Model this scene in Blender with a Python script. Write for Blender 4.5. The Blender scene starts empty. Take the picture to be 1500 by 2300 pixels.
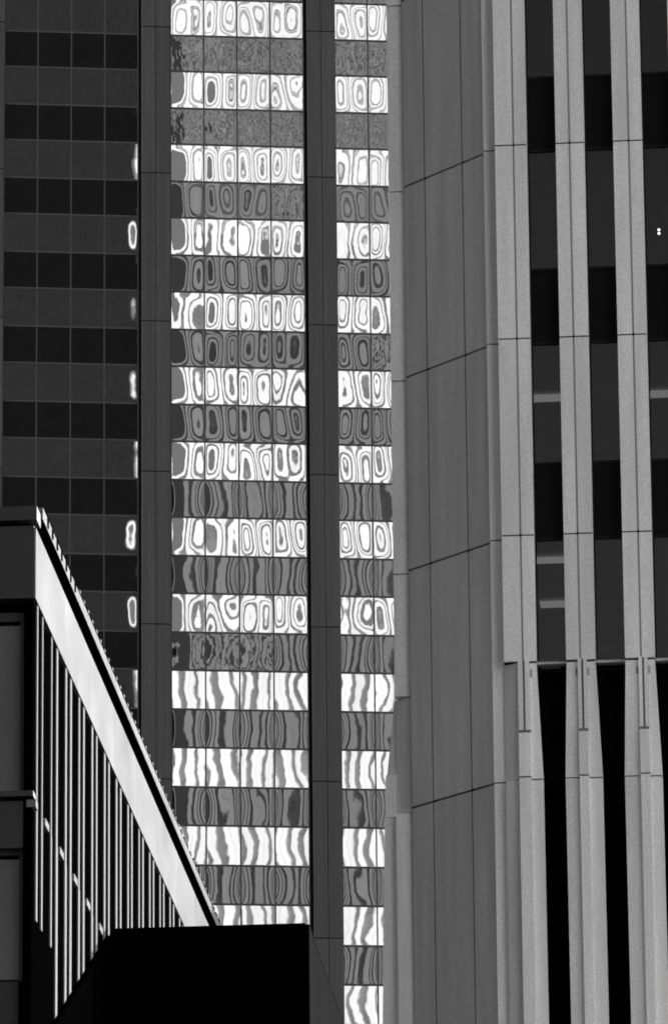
import bpy, math, random
from mathutils import Vector, Matrix

# ------------------------------------------------------------------ camera
sc = bpy.context.scene
FPX = 13300.0                       # focal length in pixels of a 1500 px wide frame
PITCH = math.radians(15.9)
ROLL = math.asin(-440.0 / FPX * math.tan(PITCH))
F = Vector((0, math.cos(PITCH), math.sin(PITCH)))
R0 = Vector((1, 0, 0)); U0 = Vector((0, -math.sin(PITCH), math.cos(PITCH)))
RT = R0 * math.cos(ROLL) + U0 * math.sin(ROLL)
UP = -R0 * math.sin(ROLL) + U0 * math.cos(ROLL)
EYE = Vector((0, 0, 1.7))
cam = bpy.data.objects.new('camera', bpy.data.cameras.new('camera'))
sc.collection.objects.link(cam)
m = Matrix((RT, UP, -F)).transposed().to_4x4(); m.translation = EYE
cam.matrix_world = m
cam.data.sensor_fit = 'HORIZONTAL'; cam.data.sensor_width = 36.0
cam.data.lens = FPX / 1500.0 * 36.0
cam.data.clip_start = 1.0; cam.data.clip_end = 3000.0
sc.camera = cam

# ------------------------------------------------------------------ light
SUN_AZ = math.radians(53.0)         # from +Y towards +X: ahead and to the right of the camera
SUN_EL = math.radians(14.5)
S = Vector((math.sin(SUN_AZ) * math.cos(SUN_EL), math.cos(SUN_AZ) * math.cos(SUN_EL), math.sin(SUN_EL)))
world = bpy.data.worlds.new('World'); sc.world = world; world.use_nodes = True
nt = world.node_tree; nt.nodes.clear()
sky = nt.nodes.new('ShaderNodeTexSky'); sky.sky_type = 'NISHITA'; sky.sun_disc = False
sky.sun_elevation = SUN_EL; sky.sun_rotation = SUN_AZ
bw = nt.nodes.new('ShaderNodeRGBToBW')          # black-and-white film: light without hue
bg = nt.nodes.new('ShaderNodeBackground'); bg.inputs['Strength'].default_value = 0.15
wo = nt.nodes.new('ShaderNodeOutputWorld')
nt.links.new(sky.outputs[0], bw.inputs[0]); nt.links.new(bw.outputs[0], bg.inputs[0]); nt.links.new(bg.outputs[0], wo.inputs[0])
sun = bpy.data.objects.new('sun', bpy.data.lights.new('sun', 'SUN'))
sun.data.energy = 2.0; sun.data.angle = math.radians(0.5)
sun.rotation_euler = S.to_track_quat('Z', 'Y').to_euler()
sc.collection.objects.link(sun)
sc.view_settings.view_transform = 'Standard'; sc.view_settings.look = 'None'
sc.view_settings.gamma = 1.0; sc.view_settings.use_curve_mapping = False
sc.view_settings.exposure = 2.12
sc.cycles.max_bounces = 8; sc.cycles.transparent_max_bounces = 8
sc.cycles.use_denoising = True; sc.cycles.use_adaptive_sampling = False; sc.cycles.pixel_filter_type = 'BLACKMAN_HARRIS'; sc.cycles.filter_width = 1.8; sc.cycles.sample_clamp_indirect = 0.6

RNG = random.Random(7)

# ------------------------------------------------------------------ materials
def node(t, typ, **kw):
    n = t.nodes.new(typ)
    for k, v in kw.items():
        setattr(n, k, v)
    return n

def math_n(t, op, a, b=None, c=None):
    n = node(t, 'ShaderNodeMath', operation=op)
    for i, v in enumerate((a, b, c)):
        if v is None: continue
        if isinstance(v, (int, float)): n.inputs[i].default_value = v
        else: t.links.new(v, n.inputs[i])
    return n.outputs[0]

def surface(name, col, rough=0.7, spec=0.3, metallic=0.0, grain=0.0, grain_scale=30.0, stain=0.0, stain_scale=(1.2, 1.2, 0.25), vary=0.0, bump=0.0):
    """opaque grey material: base tone x film-like fine grain x soft stains x tone of the piece"""
    mt = bpy.data.materials.new(name); mt.use_nodes = True
    t = mt.node_tree; b = t.nodes['Principled BSDF']
    b.inputs['Roughness'].default_value = rough
    b.inputs['Specular IOR Level'].default_value = spec
    b.inputs['Metallic'].default_value = metallic
    geo = node(t, 'ShaderNodeNewGeometry')
    f = None
    def mul(f, x): return x if f is None else math_n(t, 'MULTIPLY', f, x)
    if grain:
        n = node(t, 'ShaderNodeTexNoise'); n.inputs['Scale'].default_value = grain_scale
        n.inputs['Detail'].default_value = 4.0; n.inputs['Roughness'].default_value = 0.85
        t.links.new(geo.outputs['Position'], n.inputs['Vector'])
        v = math_n(t, 'MULTIPLY_ADD', math_n(t, 'SUBTRACT', n.outputs['Fac'], 0.5), grain * 2, 1.0)
        f = mul(f, v)
    if stain:
        mp = node(t, 'ShaderNodeMapping'); mp.inputs['Scale'].default_value = stain_scale
        t.links.new(geo.outputs['Position'], mp.inputs['Vector'])
        n = node(t, 'ShaderNodeTexNoise'); n.inputs['Scale'].default_value = 1.0; n.inputs['Detail'].default_value = 5.0
        t.links.new(mp.outputs[0], n.inputs['Vector'])
        f = mul(f, math_n(t, 'MULTIPLY_ADD', math_n(t, 'SUBTRACT', n.outputs['Fac'], 0.5), stain * 2, 1.0))
    if vary:
        oi = node(t, 'ShaderNodeObjectInfo')
        f = mul(f, math_n(t, 'MULTIPLY_ADD', oi.outputs['Random'], vary * 2, 1.0 - vary))
    if f is None:
        b.inputs['Base Color'].default_value = (col, col, col, 1)
    else:
        v = math_n(t, 'MULTIPLY', f, col)
        c = node(t, 'ShaderNodeCombineColor')
        for i in range(3): t.links.new(v, c.inputs[i])
        t.links.new(c.outputs[0], b.inputs['Base Color'])
    if bump:
        n = node(t, 'ShaderNodeTexNoise'); n.inputs['Scale'].default_value = grain_scale * 0.6
        t.links.new(geo.outputs['Position'], n.inputs['Vector'])
        bp = node(t, 'ShaderNodeBump'); bp.inputs['Strength'].default_value = bump; bp.inputs['Distance'].default_value = 0.01
        t.links.new(n.outputs['Fac'], bp.inputs['Height']); t.links.new(bp.outputs[0], b.inputs['Normal'])
    return mt

TOWER_ROT = math.radians(6.2)
TU = Vector((math.cos(TOWER_ROT), math.sin(TOWER_ROT), 0)); TN = Vector((math.sin(TOWER_ROT), -math.cos(TOWER_ROT), 0))
PANE_W, VIS_H, SPA_H = 1.715, 1.99, 1.96

def warped_glass(name, half_h, metallic, col, ior, rough=0.0):
    """coated glass whose sheet is bowed like a clamped plate: reflections bend, the pane's own numbers say how far"""
    mt = bpy.data.materials.new(name); mt.use_nodes = True
    t = mt.node_tree; b = t.nodes['Principled BSDF']
    b.inputs['Base Color'].default_value = (col, col, col, 1)
    b.inputs['Metallic'].default_value = metallic; b.inputs['Roughness'].default_value = rough
    b.inputs['IOR'].default_value = ior
    tc = node(t, 'ShaderNodeTexCoord'); sx = node(t, 'ShaderNodeSeparateXYZ')
    t.links.new(tc.outputs['Object'], sx.inputs[0])
    def attr(k):
        a = node(t, 'ShaderNodeAttribute', attribute_type='OBJECT', attribute_name=k); return a.outputs['Fac']
    bulge, skew, bow, tiltx, ripple, sag, seed = [attr(k) for k in ('bulge', 'skew', 'bow', 'tilt', 'ripple', 'sag', 'seed')]
    X = math_n(t, 'MULTIPLY', sx.outputs[0], 2.0 / PANE_W)
    Z = math_n(t, 'MULTIPLY', sx.outputs[2], 1.0 / half_h)
    X = math_n(t, 'MULTIPLY_ADD', math_n(t, 'MULTIPLY', math_n(t, 'SUBTRACT', 1.0, math_n(t, 'MULTIPLY', X, X)), math_n(t, 'COSINE', math_n(t, 'MULTIPLY_ADD', Z, 0.9, seed))), 0.17, X)   # uneven lobes
    Zc = math_n(t, 'ADD', Z, skew)                       # lobe centre above or below the middle
    xx = math_n(t, 'MULTIPLY', X, X); zz = math_n(t, 'MULTIPLY', Zc, Zc)
    ex = math_n(t, 'MAXIMUM', math_n(t, 'SUBTRACT', 1.0, xx), 0.0)
    ez = math_n(t, 'MAXIMUM', math_n(t, 'SUBTRACT', 1.0, math_n(t, 'MULTIPLY', math_n(t, 'MULTIPLY', zz, zz), 0.62)), 0.0)
    ez2 = math_n(t, 'MULTIPLY', ez, ez)
    gx = math_n(t, 'MULTIPLY', math_n(t, 'MULTIPLY', math_n(t, 'MULTIPLY', X, ex), ez2), 2.6)
    gx = math_n(t, 'MULTIPLY', gx, bulge)
    # S-shaped bow along the height (roller wave) and a sideways tilt of the whole sheet
    sn = math_n(t, 'SINE', math_n(t, 'MULTIPLY_ADD', Z, 1.9, seed))
    gx = math_n(t, 'MULTIPLY_ADD', sn, bow, gx)
    gx = math_n(t, 'ADD', gx, tiltx)
    gx = math_n(t, 'MULTIPLY_ADD', math_n(t, 'MULTIPLY', math_n(t, 'MULTIPLY', X, xx), math_n(t, 'SUBTRACT', 1.5, math_n(t, 'MULTIPLY', zz, 0.9))), sag, gx)
    ex2 = math_n(t, 'MULTIPLY', ex, ex)
    gz = math_n(t, 'MULTIPLY', math_n(t, 'MULTIPLY', math_n(t, 'MULTIPLY', Zc, ez), ex2), 2.2)
    gz = math_n(t, 'MULTIPLY', gz, bulge)
    # fine unevenness
    geo = node(t, 'ShaderNodeNewGeometry')
    mp = node(t, 'ShaderNodeMapping'); mp.inputs['Scale'].default_value = (1.0, 1.0, 0.3)
    t.links.new(geo.outputs['Position'], mp.inputs['Vector'])
    n1 = node(t, 'ShaderNodeTexNoise'); n1.inputs['Scale'].default_value = 6.0; n1.inputs['Detail'].default_value = 2.0
    t.links.new(mp.outputs[0], n1.inputs['Vector'])
    gx = math_n(t, 'MULTIPLY_ADD', math_n(t, 'SUBTRACT', n1.outputs['Fac'], 0.5), ripple, gx)
    n2 = node(t, 'ShaderNodeTexNoise'); n2.inputs['Scale'].default_value = 1.3; n2.inputs['Detail'].default_value = 2.5
    t.links.new(geo.outputs['Position'], n2.inputs['Vector'])
    gx = math_n(t, 'MULTIPLY_ADD', math_n(t, 'SUBTRACT', n2.outputs['Fac'], 0.5), 0.0016, gx)
    def vscale(v, s):
        n = node(t, 'ShaderNodeVectorMath', operation='SCALE'); n.inputs[0].default_value = v; t.links.new(s, n.inputs['Scale']); return n.outputs[0]
    def vadd(a, b_):
        n = node(t, 'ShaderNodeVectorMath', operation='ADD')
        for i, v in enumerate((a, b_)):
            if isinstance(v, Vector): n.inputs[i].default_value = v
            else: t.links.new(v, n.inputs[i])
        return n.outputs[0]
    nv = vadd(vadd(vscale(TU, gx), vscale(Vector((0, 0, 1)), gz)), TN)
    nn = node(t, 'ShaderNodeVectorMath', operation='NORMALIZE'); t.links.new(nv, nn.inputs[0])
    t.links.new(nn.outputs[0], b.inputs['Normal'])
    return mt

def window_glass(name, clear):
    mt = bpy.data.materials.new(name); mt.use_nodes = True
    t = mt.node_tree; t.nodes.clear()
    o = node(t, 'ShaderNodeOutputMaterial'); mx = node(t, 'ShaderNodeMixShader')
    fr = node(t, 'ShaderNodeFresnel'); fr.inputs['IOR'].default_value = 1.5
    tr = node(t, 'ShaderNodeBsdfTransparent'); tr.inputs[0].default_value = (clear, clear, clear, 1)
    gl = node(t, 'ShaderNodeBsdfGlossy'); gl.inputs['Roughness'].default_value = 0.03; gl.inputs[0].default_value = (.25, .25, .25, 1)
    t.links.new(fr.outputs[0], mx.inputs[0]); t.links.new(tr.outputs[0], mx.inputs[1]); t.links.new(gl.outputs[0], mx.inputs[2])
    t.links.new(mx.outputs[0], o.inputs[0]); return mt

def emitter(name, strength):
    mt = bpy.data.materials.new(name); mt.use_nodes = True
    t = mt.node_tree; t.nodes.clear()
    o = node(t, 'ShaderNodeOutputMaterial'); e = node(t, 'ShaderNodeEmission'); e.inputs['Strength'].default_value = strength
    t.links.new(e.outputs[0], o.inputs[0]); return mt

M = {}
M['ground'] = surface('asphalt_ground', 0.06, 0.9, 0.2, grain=0.3, grain_scale=4)
M['vision'] = warped_glass('vision_glass', VIS_H / 2, 1.0, 0.37, 1.5, 0.011)
M['spandrel'] = warped_glass('spandrel_glass', SPA_H / 2, 0.0, 0.004, 1.75, 0.011)
M['mullion'] = surface('mullion_metal', 0.022, 0.5, 0.4)
M['pilaster'] = surface('ribbed_pilaster_metal', 0.045, 0.55, 0.4, grain=0.8, grain_scale=11, stain=0.55, stain_scale=(5.0, 5.0, 0.10), vary=0.15)
M['slot'] = surface('black_shade', 0.004, 0.9, 0.0)
M['core'] = surface('core_concrete', 0.03, 0.9, 0.1)
M['panel'] = surface('pale_facade_panel', 0.74, 0.55, 0.35, grain=0.6, grain_scale=26, stain=0.24, stain_scale=(3.5, 3.5, 0.25), vary=0.08, bump=0.05)
M['jointbar'] = surface('joint_bar_metal', 0.30, 0.6, 0.3, grain=0.2, grain_scale=38)
M['seal'] = surface('grey_joint_seal', 0.17, 0.9, 0.0)
M['backing'] = surface('dark_joint_backing', 0.015, 0.9, 0.0)
M['rspandrel'] = surface('black_spandrel_glass', 0.005, 0.5, 0.05, stain=0.6, stain_scale=(3, 3, .8))
M['void'] = surface('black_recess', 0.002, 0.95, 0.0)  # near-black colour puts the loggia's deep shade into the wall
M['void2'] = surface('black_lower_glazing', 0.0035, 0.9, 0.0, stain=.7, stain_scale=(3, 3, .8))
M['transom'] = surface('black_transom', 0.008, 0.6, 0.1)
M['sill'] = surface('grey_sill', 0.4, 0.6, 0.3)
M['clear'] = window_glass('tinted_window_glass', 0.42)
M['slab'] = surface('ceiling_slab', 0.25, 0.9, 0.0)
M['room'] = surface('room_wall', 0.12, 0.9, 0.0, stain=0.3)
M['boxcard'] = surface('pale_cardboard', 0.55, 0.8, 0.1)
M['lamp'] = emitter('ceiling_light_diffuser', 0.17)
M['bulb'] = emitter('bulb_glow', 2.2)
M['fascia'] = surface('white_fascia_metal', 0.15, 0.85, 0.08, grain=0.35, grain_scale=18, stain=0.45, stain_scale=(.5, .5, .8), vary=0.07)
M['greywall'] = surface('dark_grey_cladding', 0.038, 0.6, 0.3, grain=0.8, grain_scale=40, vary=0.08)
M['greypane'] = surface('grey_blind_pane', 0.11, 0.5, 0.4, grain=0.7, grain_scale=40, stain=0.4, stain_scale=(2, 2, .5))
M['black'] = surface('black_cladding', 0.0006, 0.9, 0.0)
M['batten'] = surface('pale_batten_metal', 0.16, 0.85, 0.05, vary=0.05)
M['clip'] = surface('dark_clip_metal', 0.003, 0.9, 0.0)
M['blackglass'] = surface('black_side_glass', 0.011, 0.9, 0.0, stain=.6, stain_scale=(4, 4, .15))
M['whitefin'] = surface('white_stone_fin', 0.70, 0.8, 0.2, stain=.35, stain_scale=(.5, .5, .06), vary=.08)
M['greyglass'] = surface('grey_glazing', 0.085, 0.6, 0.2, vary=0.1)
M['greyglass2'] = surface('pale_glazing_band', 0.12, 0.6, 0.2, vary=0.15)
M['greyglass3'] = surface('mid_grey_glazing', 0.07, 0.6, 0.2, vary=0.2)
M['greyglass4'] = surface('light_grey_glazing', 0.11, 0.6, 0.2, vary=0.2)
M['palebay'] = surface('pale_upper_bay', 0.50, 0.8, 0.2)
M['flank'] = surface('dark_flank_wall', 0.055, 0.8, 0.1, stain=1.0, stain_scale=(1.6,1.6,.7))
M['skyblocker'] = surface('black_sky_blocker', 0.01, 0.6, 0.1)
M['darktower'] = surface('dark_tower_cladding', 0.035, 0.7, 0.2)
M['darkwindow'] = surface('dark_tower_windows', 0.022, 0.6, 0.2)

# ------------------------------------------------------------------ mesh helpers
CACHE = {}
def mesh_from(name, verts, faces, mat):
    me = bpy.data.meshes.new(name); me.from_pydata(verts, [], faces); me.update(); me.materials.append(mat); return me

BOXF = [(0, 3, 2, 1), (4, 5, 6, 7), (0, 1, 5, 4), (1, 2, 6, 5), (2, 3, 7, 6), (3, 0, 4, 7)]
def link(name, me, parent, loc=(0, 0, 0), rz=0.0):
    o = bpy.data.objects.new(name, me); sc.collection.objects.link(o)
    o.parent = parent; o.location = loc; o.rotation_euler = (0, 0, rz); return o

def box(name, x0, x1, y0, y1, z0, z1, mat, parent, rz=0.0, origin=None):
    """box in the parent's frame; alike boxes share one mesh. With rz the box turns about origin, its x running along the turned axis"""
    d = (round(x1 - x0, 4), round(y1 - y0, 4), round(z1 - z0, 4)); key = d + (mat,)
    if key not in CACHE:
        a, b, c = d[0] / 2, d[1] / 2, d[2] / 2
        CACHE[key] = mesh_from(name, [(-a, -b, -c), (a, -b, -c), (a, b, -c), (-a, b, -c), (-a, -b, c), (a, -b, c), (a, b, c), (-a, b, c)], BOXF, M[mat])
    c = Vector(((x0 + x1) / 2, (y0 + y1) / 2, (z0 + z1) / 2))
    if rz:
        r = Matrix.Rotation(rz, 3, 'Z'); c = r @ c + Vector(origin)
    return link(name, CACHE[key], parent, c, rz)

def prism(name, poly, y0, y1, mat, parent):
    """poly: (x, z) or (x, z, front y) points in facade order; a solid from its front to y1"""
    n = len(poly)
    v = [(p[0], p[2] if len(p) > 2 else y0, p[1]) for p in poly] + [(p[0], y1, p[1]) for p in poly]
    f = [tuple(range(n - 1, -1, -1)), tuple(range(n, 2 * n))] + [(i, (i + 1) % n, (i + 1) % n + n, i + n) for i in range(n)]
    me = mesh_from(name, v, f, M[mat])
    import bmesh
    bm = bmesh.new(); bm.from_mesh(me); bmesh.ops.recalc_face_normals(bm, faces=bm.faces); bm.to_mesh(me); bm.free()
    return link(name, me, parent)

def thing(name, label, cat, loc, rz=0.0, group=None):
    o = bpy.data.objects.new(name, None); sc.collection.objects.link(o)
    o.location = loc; o.rotation_euler = (0, 0, rz); o['label'] = label; o['category'] = cat
    if group: o['group'] = group
    return o

# ------------------------------------------------------------------ ground
g = mesh_from('ground', [(-1500, -1500, 0), (1500, -1500, 0), (1500, 2500, 0), (-1500, 2500, 0)], [(0, 1, 2, 3)], M['ground'])
go = link('ground', g, None); go['kind'] = 'structure'; go['label'] = 'dark asphalt ground between the buildings'

# ------------------------------------------------------------------ glass tower in the middle distance
tower = thing('glass_tower', 'dark glass tower with ribbed pilasters and warped mirror panes full of striped reflections', 'tower', (0, 300, 0), TOWER_ROT)
box('core_wall', -36.2, 9.0, 0.35, 30.0, 0, 150.0, 'core', tower)
MOD = 1.79
FLOOR = 4.15
SECTIONS = {'left': (-17.5, 4, 12), 'mid': (-8.6, 4, 14), 'right': (0.26, 3, 14)}
PANE_MESH = {}
for nm, mat, h in (('vision', 'vision', VIS_H), ('spandrel', 'spandrel', SPA_H)):
    a, b, c = PANE_W / 2, 0.015, h / 2
    PANE_MESH[nm] = mesh_from('glass_pane', [(-a, -b, -c), (a, -b, -c), (a, b, -c), (-a, b, -c), (-a, -b, c), (a, -b, c), (a, b, c), (-a, b, c)], BOXF, M[mat])

def pane(kind, x, z, k, col, sec):
    o = link('glass_pane', PANE_MESH[kind], tower, (x, 0.0, z))
    r = RNG
    o['seed'] = r.uniform(0, 6.28)
    bul, skew, bow, tilt, rip, sag = 0.0, 0.0, 0.0, 0.0, 0.0, 0.0
    if kind == 'vision':
        if k <= 8:
            bul = r.choice([1, 1, 1, 1, -1]) * r.uniform(0.0036, 0.0060); skew = r.uniform(-.25, .25); bow = r.uniform(-.0010, .0010); tilt = r.uniform(-.002, .002)
            rip = 0.0011
            if r.random() < .2: bul *= .5; bow *= 2.0
        else:
            bul = r.uniform(-.0003, .0004); bow = r.choice([-1, 1]) * r.uniform(.0002, .0006); tilt = r.uniform(-.001, .001); rip = .0001; sag = r.uniform(-.0003, .0003)
    else:
        if k <= 2:
            bul = r.uniform(.003, .006); rip = r.uniform(.016, .024) if k == 2 else r.uniform(.011, .016); bow = .001
        elif k <= 6:
            bul = r.choice([1, 1, -1]) * r.uniform(0.0042, 0.0062); skew = r.uniform(-.2, .2); bow = r.uniform(-.0006, .0006); rip = .0004; tilt = r.uniform(-.001, .001)
            if (k, col, sec) in ((3, 3, 'mid'), (5, 1, 'right')): rip = .008
        else:
            sag = r.uniform(.0045, .0065); bul = r.uniform(-.0012, .0012); bow = r.uniform(-.0006, .0006); rip = .0005; tilt = r.uniform(-.001, .001)
            if k == 9 and col < 3 and sec == 'mid': rip = .006; sag *= .5; bul = .003
    if sec == 'left':                                      # only the last column comes near the edge of the bright tower
        bul = bow = tilt = sag = skew = 0.0; rip = .009
        if col == 3:
            rip = .0003
            if kind == 'vision':
                bul, tilt = {2: (0, .0012), 3: (.0031, 0), 4: (.0019, .0), 5: (.0022, 0), 6: (0, .0012), 7: (.0031, 0), 8: (.0033, 0), 9: (0, .0013), 10: (.001, .001)}.get(k, (0, 0))
            else:
                bul, tilt, bow = 0.0, .0002, r.uniform(.0003, .0006)
    if sec == 'mid' and col == 0 and (kind == 'vision' or k < 7) and k > 0:
        bul = abs(bul) * .75; tilt = .0016; bow *= .5
    o['bulge'] = bul; o['skew'] = skew; o['bow'] = bow; o['tilt'] = tilt; o['ripple'] = rip; o['sag'] = sag

for sec, (x0, ncol, nrow) in SECTIONS.items():
    zt, zb = 113.65 + FLOOR, 113.65 - FLOOR * (nrow - 1)
    for c in range(ncol + 1):
        box('mullion', x0 + c * MOD - .0375, x0 + c * MOD + .0375, -.04, .12, zb, zt, 'mullion', tower)
    for k in range(nrow):
        z = 113.65 - FLOOR * k
        for zz in (z, z + 2.11):
            for c in range(ncol):
                box('transom', x0 + c * MOD + .0395, x0 + (c + 1) * MOD - .0395, -.037, .11, zz - .05, zz + .05, 'mullion', tower)
        for c in range(ncol):
            xc = x0 + (c + .5) * MOD
            pane('vision', xc, z + .05 + VIS_H / 2 + .01, k, c, sec)
            pane('spandrel', xc, z + 2.11 + .04 + SPA_H / 2, k, c, sec)

# pilasters: two ribbed strips side by side, jointed every second floor
def ribbed(w, h, ribs=7):
    v, f = [], []
    pts = []
    p = w / ribs
    for i in range(ribs):
        pts += [(i * p, 0.0), (i * p + .62 * p, 0.0), (i * p + .70 * p, .03), (i * p + .92 * p, .03)]
    pts.append((w, 0.0))
    pts = [(x - w / 2, y) for x, y in pts] + [(w / 2, .3), (-w / 2, .3)]
    n = len(pts)
    v = [(x, y, -h / 2) for x, y in pts] + [(x, y, h / 2) for x, y in pts]
    f = [(i, (i + 1) % n, (i + 1) % n + n, i + n) for i in range(n)] + [tuple(range(n - 1, -1, -1)), tuple(range(n, 2 * n))]
    return mesh_from('pilaster_panel', v, f, M['pilaster'])
RIB = ribbed(.755, 2 * FLOOR - .05)
for x0 in (-18.0 - 1.06, -10.2, -1.29, 7.56):
    p = link('pilaster', CACHE.setdefault('pil', mesh_from('pilaster', [(-.77, -.25, -80), (.77, -.25, -80), (.77, .35, -80), (-.77, .35, -80), (-.77, -.25, 70), (.77, -.25, 70), (.77, .35, 70), (-.77, .35, 70)], BOXF, M['slot'])), tower, (x0 + .775, 0, 80))
    z = 113.95 + 2 * FLOOR
    while z > 50:
        for s in (-1, 1):
            link('pilaster_panel', RIB, p, (s * .389, -.48, z - FLOOR - 80))
        z -= 2 * FLOOR
    box('black_shade', x0 - .10, x0 - .006, -.02, .30, 20, 140, 'slot', tower)  # black strip stands in for the shaded left side of the pilaster

# ------------------------------------------------------------------ pale panelled building on the right
ROT_R = math.radians(-5.2)
pale = thing('panelled_building', 'pale panelled office building with projecting columns and a darker splayed corner on the right', 'building', (0, 125, 0), ROT_R)
G = 0.016
LV = [54.5, 50.03, 45.53, 41.02, 36.52, 33.67]
COLS = [(3.70, 4.11, 4.40), (5.05, 5.355, 5.68), (6.325, 6.67, 6.965), (7.60, 7.92, 8.235), (8.875, 9.19, 9.51)]
# body behind the facade
box('back_wall', 3.46, 10.3, 9.0, 9.4, 0, 54.5, 'room', pale)
box('side_wall', 9.92, 10.3, 0.02, 8.99, 0, 54.5, 'panel', pale)
box('roof_slab', 1.5, 10.3, 0.04, 12.0, 54.52, 54.9, 'backing', pale)
box('corner_core', 1.52, 3.40, 2.9, 11.9, 0, 54.5, 'backing', pale)
box('inner_wall', 3.42, 3.66, 0.3, 8.98, 0, 54.5, 'room', pale)
for i, (x0, xj, x1) in enumerate(COLS):
    core = box('column_core', x0 + .012, x1 - .012, -.365, .06, 33.70, 54.5, 'backing', pale)
    for a, b in zip(LV[1:], LV[:-1]):
        box('facade_panel', x0, xj - .019, -.40, -.30, a + G, b - G, 'panel', pale)
        box('facade_panel', xj + .019, x1, -.40, -.30, a + G, b - G, 'panel', pale)
        box('joint_bar', xj - .012, xj + .012, -.392, -.366, a + .05, b - .03, 'jointbar', pale)
        box('side_lining', x1 - .0115, x1 + .002, -.299, -.02, a + G, b - G, 'panel', pale)
    box('jamb', x1 + .004, x1 + .034, -.09, .02, 33.70, 54.4, 'transom', pale)
# narrow flat strip beside the splayed corner, in the plane of the glass
LA = [54.5, 50.03, 45.53, 41.01, 36.51, 31.07, 24.5, 0.02]
for a, b in zip(LA[1:], LA[:-1]):
    box('facade_panel', 3.425, 3.685, -.08, .12, a + G, b - G, 'panel', pale)
box('strip_core', 3.43, 3.68, .125, .28, 0, 54.5, 'backing', pale)
# splayed corner
CA = math.radians(128.3) - ROT_R
CO = (3.42, 0.0, 0.0)
LC = [54.5, 49.99, 45.49, 40.98, 36.48, 31.07, 24.5, 0.02]
for a, b in zip(LC[1:], LC[:-1]):
    for t0, t1 in ((0.0, .76), (.76, 2.09), (2.09, 2.85)):
        box('splay_panel', t0 + (.02 if t0 else -.05), t1 - .02, -.10, 0.0, a + .025, b - .025, 'panel', pale, rz=CA, origin=CO)
for t0 in (.76, 2.09):
    box('splay_joint', t0 - .0195, t0 + .0195, -.09, -.008, .05, 54.4, 'backing', pale, rz=CA, origin=CO)
box('splay_core', 0.05, 2.82, -.45, -.24, 0, 54.5, 'backing', pale, rz=CA, origin=CO)
CE = (CO[0] + 2.85 * math.cos(CA), CO[1] + 2.85 * math.sin(CA))
# fins at the far end of the splay
fy = CE[1] + .12
LF = [54.5, 49.93, 45.43, 40.94, 36.44, 33.62]
for a, b in zip(LF[1:], LF[:-1]):
    box('fin_panel', CE[0] - .345, CE[0] - .004, fy, fy + .25, a + G, b - G, 'panel', pale)
prism('fin_panel', [(CE[0] - .345, 33.60, fy + .26), (CE[0] - .006, 33.60, fy + .005), (CE[0] - .006, 31.0, fy + .005), (CE[0] - .345, 31.0, fy + .26)], fy, fy + .7, 'panel', pale)
box('fin_panel', CE[0] - .345, CE[0] - .004, fy - .03, fy + .25, 18, 30.965, 'panel', pale)
prism('flare_panel', [(CE[0] - .385, 33.60, fy + .38), (CE[0] - .352, 33.60, fy + .36), (CE[0] - .352, 31.92, fy + .30), (CE[0] - .575, 31.92, fy + .42)], fy, fy + .9, 'panel', pale)
prism('flare_panel', [(CE[0] - .58, 31.90), (CE[0] - .352, 31.90), (CE[0] - .352, 30.94), (CE[0] - .61, 30.94)], fy + .2, fy + .5, 'panel', pale)
prism('flare_panel', [(CE[0] - .61, 30.92), (CE[0] - .352, 30.92), (CE[0] - .352, 18), (CE[0] - .90, 18)], fy + .17, fy + .5, 'panel', pale)
box('fin_core', CE[0] - .33, CE[0] + .02, fy + .72, fy + 1.2, 0, 54.5, 'backing', pale)

# windows between the columns
SILLS = [51.75, 47.22, 42.71, 38.23, 33.72]; HEADS = [54.5, 50.0, 45.50, 41.0, 36.51]
BAYS = [(4.436, 5.046), (5.716, 6.321), (7.001, 7.596), (8.271, 8.871)]
for bx0, bx1 in BAYS:
    for k in range(5):
        box('window_pane', bx0, bx1, -.012, .0, SILLS[k] + .035, HEADS[k] - .035, 'clear', pale)
        box('transom', bx0, bx1, -.05, .03, HEADS[k] - .034, HEADS[k] + .030, 'transom', pale)
        if k < 4:
            box('spandrel_pane', bx0, bx1, -.010, .004, HEADS[k + 1] + .032, SILLS[k] - .032, 'rspandrel', pale)
            box('transom', bx0, bx1, -.04, .03, SILLS[k] - .03, SILLS[k] + .033, 'transom', pale)
    box('sill', bx0 - .03, bx1 - .002, -.22, .02, 33.645, 33.70, 'sill', pale)
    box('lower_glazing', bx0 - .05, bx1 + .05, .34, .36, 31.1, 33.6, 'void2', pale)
for k in range(5):
    lo = HEADS[k + 1] + .04 if k < 4 else 33.0
    box('floor_slab', 3.67, 9.91, .12 if k < 4 else 1.3, 8.98, lo, SILLS[k] - .06 if k < 4 else 33.62, 'slab', pale)
box('recess_wall', 3.70, 9.90, 1.6, 1.8, 0, 32.9, 'void', pale)

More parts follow.
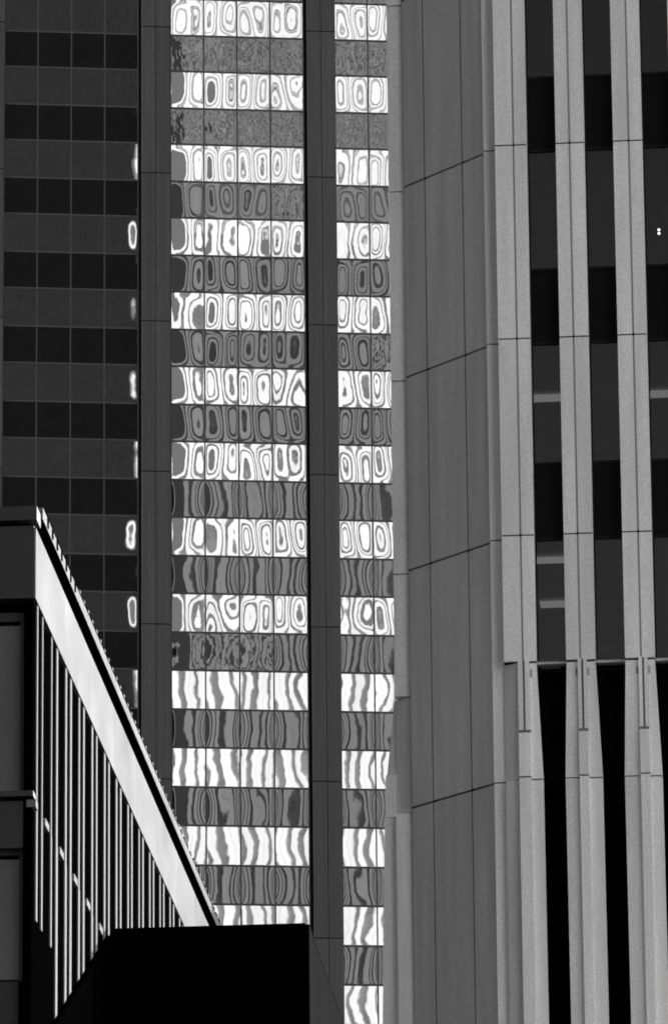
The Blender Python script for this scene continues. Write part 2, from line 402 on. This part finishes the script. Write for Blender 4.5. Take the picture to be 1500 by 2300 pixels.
# flared column feet below the windows
for i, (x0, xj, x1) in enumerate(COLS):
    h = .13 if i == 0 else .10
    xc = 4.125 if i == 0 else xj + .04
    if i == 0:
        prism('foot_wing', [(x0 - .012, 33.66, -.15), (xc - h, 33.66, -.36), (xc - h, 31.08, -.36), (x0 - .012, 31.08, -.15)], -.16, .3, 'panel', pale)
        prism('foot_wing', [(x0 - .012, 31.06, -.24), (xc - h, 31.06, -.34), (xc - h, 17, -.34), (x0 - .012, 17, -.24)], -.16, .3, 'panel', pale)
    else:
        prism('foot_wing', [(x0 + .005, 33.64), (xc - h, 33.64), (xc - h, 31.08), (x0 - .065, 31.08)], -.37, -.15, 'panel', pale)
        prism('foot_wing', [(x0 - .065, 31.05), (xc - h, 31.05), (xc - h, 17), (x0 - .03, 17)], -.37, -.15, 'panel', pale)
    prism('foot_wing', [(xc + h, 33.64), (x1 + .0, 33.64), (x1 + .105, 31.07), (xc + h, 31.07)], -.37, -.15, 'panel', pale)
    prism('foot_wing', [(xc + h, 31.035), (x1 + .105, 31.035), (x1 + .135, 17), (xc + h, 17)], -.37, -.15, 'panel', pale)
    for s in (-1, 1):
        a, b = sorted((xc + s * .022, xc + s * (h - .003)))
        box('foot_strip', a, b, -.445, -.375, 32.14, 33.70, 'panel', pale)
        if not (i == 0 and s < 0):
            box('anchor_plate', xc + s * (h + .028) - .022, xc + s * (h + .028) + .022, -.385, -.371, 33.33, 33.50, 'jointbar', pale)
    box('strip_backing', xc - .03, xc + .03, -.40, -.32, 32.1, 33.66, 'seal', pale)
    box('foot_pier', xc - h, xc + h, -.48, -.26, 31.11, 32.07, 'panel', pale)
    box('foot_pier', xc - h, xc + h, -.48, -.26, 17, 31.075, 'panel', pale)
    box('pier_ledge', xc - h, xc + h, -.46, -.375, 32.08, 32.13, 'seal', pale)
    box('foot_core', x0 + .06 if i else xc - h + .02, x1 - .06, -.145, .2, 0, 33.66, 'backing', pale)
box('base_wall', 3.5, 9.9, -.30, -.02, 0, 16.98, 'panel', pale)

# lights seen through the windows (ceiling of each storey)
def lamp(label, x0, x1, y0, y1, z):
    o = box('ceiling_light', x0, x1, y0, y1, z - .05, z - .006, 'lamp', None)
    o.matrix_world = pale.matrix_basis @ Matrix.Translation(o.location)
    o['label'] = label; o['category'] = 'ceiling light'; o['group'] = 'ceiling lights behind the windows'
lamp('strip ceiling light behind the first window bay, upper of the storeys with lights', 4.20, 5.4, 3.75, 4.2, 40.99)
lamp('strip ceiling light behind the second window bay from the splayed corner', 6.15, 6.75, 3.75, 4.2, 40.99)
lamp('strip ceiling light behind the rightmost window bay', 6.85, 7.75, 3.75, 4.2, 40.99)
lamp('upper of two strip lights in the lowest lit window of the first bay', 4.2, 5.2, 1.35, 1.75, 36.5)
lamp('lower of two strip lights in the lowest lit window of the first bay', 4.2, 5.2, 5.1, 5.55, 36.5)
def sill_box(label, x0, x1, z0, z1):
    o = box('storage_box', x0, x1, .16, .45, z0, z1, 'boxcard', None)
    o.matrix_world = pale.matrix_basis @ Matrix.Translation(o.location)
    o['label'] = label; o['category'] = 'box'; o['group'] = 'pale boxes behind the lowest windows'
sill_box('pale long box on the sill behind the lowest window of the first bay', 4.46, 4.88, 33.70, 33.86)
sill_box('small pale box standing behind the lowest window of the second bay', 5.75, 6.06, 33.99, 34.13)
box('shelf', 5.72, 6.30, .14, .5, 33.95, 33.985, 'room', pale)
pend = thing('pendant_lamp', 'tiny bright twin bulb lamp behind the window at the right edge', 'lamp', (0, 0, 0))
pend.matrix_world = pale.matrix_basis @ Matrix.Translation((7.26, .5, 43.6))
import bmesh
bm = bmesh.new(); bmesh.ops.create_icosphere(bm, subdivisions=2, radius=.032)
bulb = bpy.data.meshes.new('bulb'); bm.to_mesh(bulb); bm.free(); bulb.materials.append(M['bulb'])
link('bulb', bulb, pend, (0, 0, .12)); link('bulb', bulb, pend, (0.0, 0, .035))
box('cord', -.002, .002, -.002, .002, .155, 1.88, 'transom', pend)

# ------------------------------------------------------------------ building at the lower left with sunlit fascia
ROT_L = math.radians(-3.8)
low = thing('finned_building', 'low dark building with bright sunlit fascia, jagged coping and thin vertical battens at lower left', 'building', (-4.4677, 85.4066, 0), ROT_L)
LEN = 34.0
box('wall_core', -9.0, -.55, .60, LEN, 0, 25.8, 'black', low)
box('recess_glazing', -.30, -.042, .36, LEN, 0, 24.7, 'black', low)  # black also carries the shade of a deep recess this shallow box lacks
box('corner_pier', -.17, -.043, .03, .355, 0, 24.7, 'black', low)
# front: fascia, coping, windows
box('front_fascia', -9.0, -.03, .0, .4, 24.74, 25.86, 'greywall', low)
box('shadow_gap', -9.0, -.10, .15, .5, 25.865, 25.935, 'slot', low)
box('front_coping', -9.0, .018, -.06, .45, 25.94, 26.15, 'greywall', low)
box('parapet_rail', -9.0, -.28, .35, .40, 26.165, 26.20, 'clip', low)
box('rail_post', -.36, -.31, .34, .41, 26.08, 26.215, 'clip', low)
box('front_recess', -9.0, -.19, .32, .55, 0, 24.73, 'black', low)
for zt, zb in ((24.37, 21.80), (20.79, 18.98)):
    for x in range(3):
        x1 = -.25 - x * 1.3
        box('window_pane', x1 - 1.18, x1, .22, .26, zb, zt, 'greypane', low)
        box('window_frame', x1 + .004, x1 + .055, .20, .31, zb - .03, zt + .06, 'greywall', low)
    box('head_frame', -9, -.20, .21, .31, zt + .065, zt + .20, 'greywall', low)
box('front_ledge', -9.0, -.02, -.02, .31, 21.70, 21.78, 'greywall', low)
box('front_spandrel', -9.0, -.13, .05, .31, 20.93, 21.64, 'greywall', low)
box('spandrel_end_shade', -.129, -.115, .04, .31, 20.9, 21.66, 'black', low)  # black cap added so the spandrel's sunward end reads as shaded
box('front_panel', -9.0, -.25, .2, .31, 10, 18.95, 'greywall', low)
# side: fascia in long sheets, shadow gap, coping pieces with clips
t = .0; i = 0
while t < LEN - .1:
    e = min(t + 3.76, LEN)
    box('fascia_sheet', -.028 if i == 0 else -.06, 0.0, t + (.002 if i else .002), e - .012, 24.74, 25.83, 'fascia', low)
    t = e; i += 1
box('fascia_backing', -.30, -.062, .42, LEN, 24.76, 25.80, 'sill', low)
box('coping_shade_strip', -.12, .048, .456, LEN, 26.07, 26.087, 'slot', low)  # black strip paints in the shade beneath the coping
box('gap_backing', -.40, -.14, .52, LEN, 25.81, 26.2, 'slot', low)
SEG = .62
n = int((LEN - .46) / SEG)
for i in range(n):
    a = .455 + i * SEG
    box('coping_piece', -.30, .05, a, a + SEG - .014, 26.09, 26.27, 'fascia', low)
    c = box('coping_clip', -.10, .058, a + SEG - .16, a + SEG + .12, 26.272, 26.315, 'clip', low)
    if i < 7:
        box('clip_strap', .051, .066, a + SEG - .07, a + SEG + .05, 26.12, 26.271, 'clip', low)
    else:
        box('clip_sunlight_strip', .0585, .064, a + SEG - .02, a + SEG + .12, 26.275, 26.318, 'fascia', low)  # pale colour stands for the sunlit side of the dark clip
# battens in pairs
for k in range(17):
    for d in (0.0, .66):
        a = .40 + 1.89 * k + d + RNG.uniform(-.02, .02)
        w = (.11 if (k == 0 or (k == 1 and d == 0)) else .20) + RNG.uniform(-.02, .02)
        if a + w > LEN - .1: continue
        zlow = 19.9 if (k == 0 or (k == 1 and d == 0)) else 17.0
        b = box('batten', -.040, -.02, a, a + w, 21.62, 24.738, 'batten', low)
        box('batten', -.040, -.018, a - .02, a + w + .02, zlow, 21.615, 'batten', low)
        if d and k < 6:
            box('ledge_bracket', -.040, .02, a + w + .03, a + w + .52, 21.53, 21.64, 'batten', low)
box('ledge_bracket', -.12, .02, -.02, .26, 21.53, 21.64, 'batten', low)

# ------------------------------------------------------------------ black building in front
FT = 10.15
su = Vector((math.sin(-ROT_L), math.cos(-ROT_L), 0))
base = Vector((-4.4677, 85.4066, 0)) + su * FT
blk = thing('black_building', 'black flat roofed block in front of the tower at the bottom', 'building', base, ROT_L)
W = 3.315; sh = math.tan(math.radians(1.4))
def block(name, x0, x1, y0, y1, z0, z1, mat):
    v = []
    for z in (z0, z1):
        v += [(x0, y0 - x0 * sh, z), (x1, y0 - x1 * sh, z), (x1, y1, z), (x0, y1, z)]
    return link(name, mesh_from(name, v, BOXF, M[mat]), blk)
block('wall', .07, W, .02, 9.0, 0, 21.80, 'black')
# black wedge on the neighbour's wall, standing in for the block's cast shadow
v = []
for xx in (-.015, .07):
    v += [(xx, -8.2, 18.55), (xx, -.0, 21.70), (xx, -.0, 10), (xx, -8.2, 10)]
link('shadow_wedge', mesh_from('shadow_wedge', v, [(0, 1, 2, 3), (7, 6, 5, 4), (0, 4, 5, 1), (1, 5, 6, 2), (2, 6, 7, 3), (3, 7, 4, 0)], M['black']), blk)
block('roof', .07, W - .05, .06, 8.95, 21.805, 21.83, 'black')
box('side_glazing', W + .002, W + .02, -.02, 8.98, 0, 21.76, 'blackglass', blk)
box('side_coping', W + .002, W + .024, -.05, 9.0, 21.765, 21.80, 'blackglass', blk)

# ------------------------------------------------------------------ what the mirror panes reflect: two towers behind the viewer
def mirrored(s, z, dist):
    """where a sight line meets, dist metres after bouncing off the tower facade at (s, z)"""
    P = Vector((0, 300, 0)) + TU * s; P.z = z
    d = (P - EYE).normalized(); r = d - 2 * d.dot(TN) * TN
    r /= math.hypot(r.x, r.y)
    return P + r * dist
fin0 = mirrored(-10.05, 85, 330)
NF = Vector((.22, .975, 0)).normalized()
ROT_F = math.atan2(NF.y, NF.x) - math.pi / 2            # local +Y faces the glass tower
fint = thing('white_fin_tower', 'tall sunlit tower with white vertical fins, seen as stripes in the mirror panes', 'tower', (fin0.x, fin0.y, 0), ROT_F)
# local x grows with the mirrored column (to the right in the picture)
HF = 290.0
box('tower_body', 0.0, 62, -78, -.8, 0, HF, 'greyglass', fint)
box('flank_wall', -.4, -.01, -78, -.85, 0, HF, 'flank', fint)
box('corner_fin', 0.0, .45, -.79, .0, 0, HF, 'whitefin', fint)
box('corner_bay', .46, 4.6, -.79, -.15, 0, HF, 'greyglass', fint)
x = 4.62; i = 0
while x < 60:
    wf = (.75, 1.2, .8, 1.45)[i % 4]; wb = (.8, .42, .95, .6)[i % 4]
    box('fin', x, x + wf, -.79, .0, 0, HF, 'whitefin', fint)
    box('fin_groove', x + wf * .46, x + wf * .54, .001, .004, 0, HF, 'palebay', fint)
    box('bay', x + wf + .005, x + wf + wb - .005, -.79, -.14, 0, 214.98, ('greyglass', 'greyglass3', 'greyglass', 'greyglass4')[i % 4], fint)
    box('upper_bay', x + wf + wb * .42, x + wf + wb * .72, -.79, -.05, 215, HF, 'palebay', fint)
    box('upper_glazing', x + wf + .005, x + wf + wb - .005, -.795, -.14, 215, HF, ('greyglass', 'greyglass3', 'greyglass3')[i % 3], fint)
    for f in range(15):
        z = 95 + f * 8.0
        box('pale_band', x + wf + .01, x + wf + wb - .01, -.139, -.12, z, z + RNG.uniform(2.5, 4.6), 'greyglass2', fint)
    x += wf + wb; i += 1
dk = mirrored(-9.0, 85, 395)
dark = thing('dark_background_tower', 'broad dark tower behind the viewer, a dim reflection in the left panes', 'tower', (dk.x, dk.y, 0), ROT_F + math.radians(62))
dark.location.y -= 30
box('tower_body', -75, 22, -30, -.3, 0, 330, 'darktower', dark)
for f in range(30):
    box('window_band', -74, 21, -.29, -.1, 90 + f * 8, 94 + f * 8, 'darkwindow', dark)

# unseen dark block added on the left to shut sky off the splayed corner
lt = thing('unseen_sky_blocker', 'tall dark block added out of view to keep sky light off the splayed corner', 'tower', (-34.3, 80, 0), 0.0)
box('tower_body', -30, 20, -55, 60, 0, 170, 'skyblocker', lt)  # body of the added unseen blocker
for f in range(18):
    box('window_band', 20.01, 20.1, -54, 59, 4 + f * 8, 8 + f * 8, 'skyblocker', lt)  # bands on the added blocker, in the same black as its body
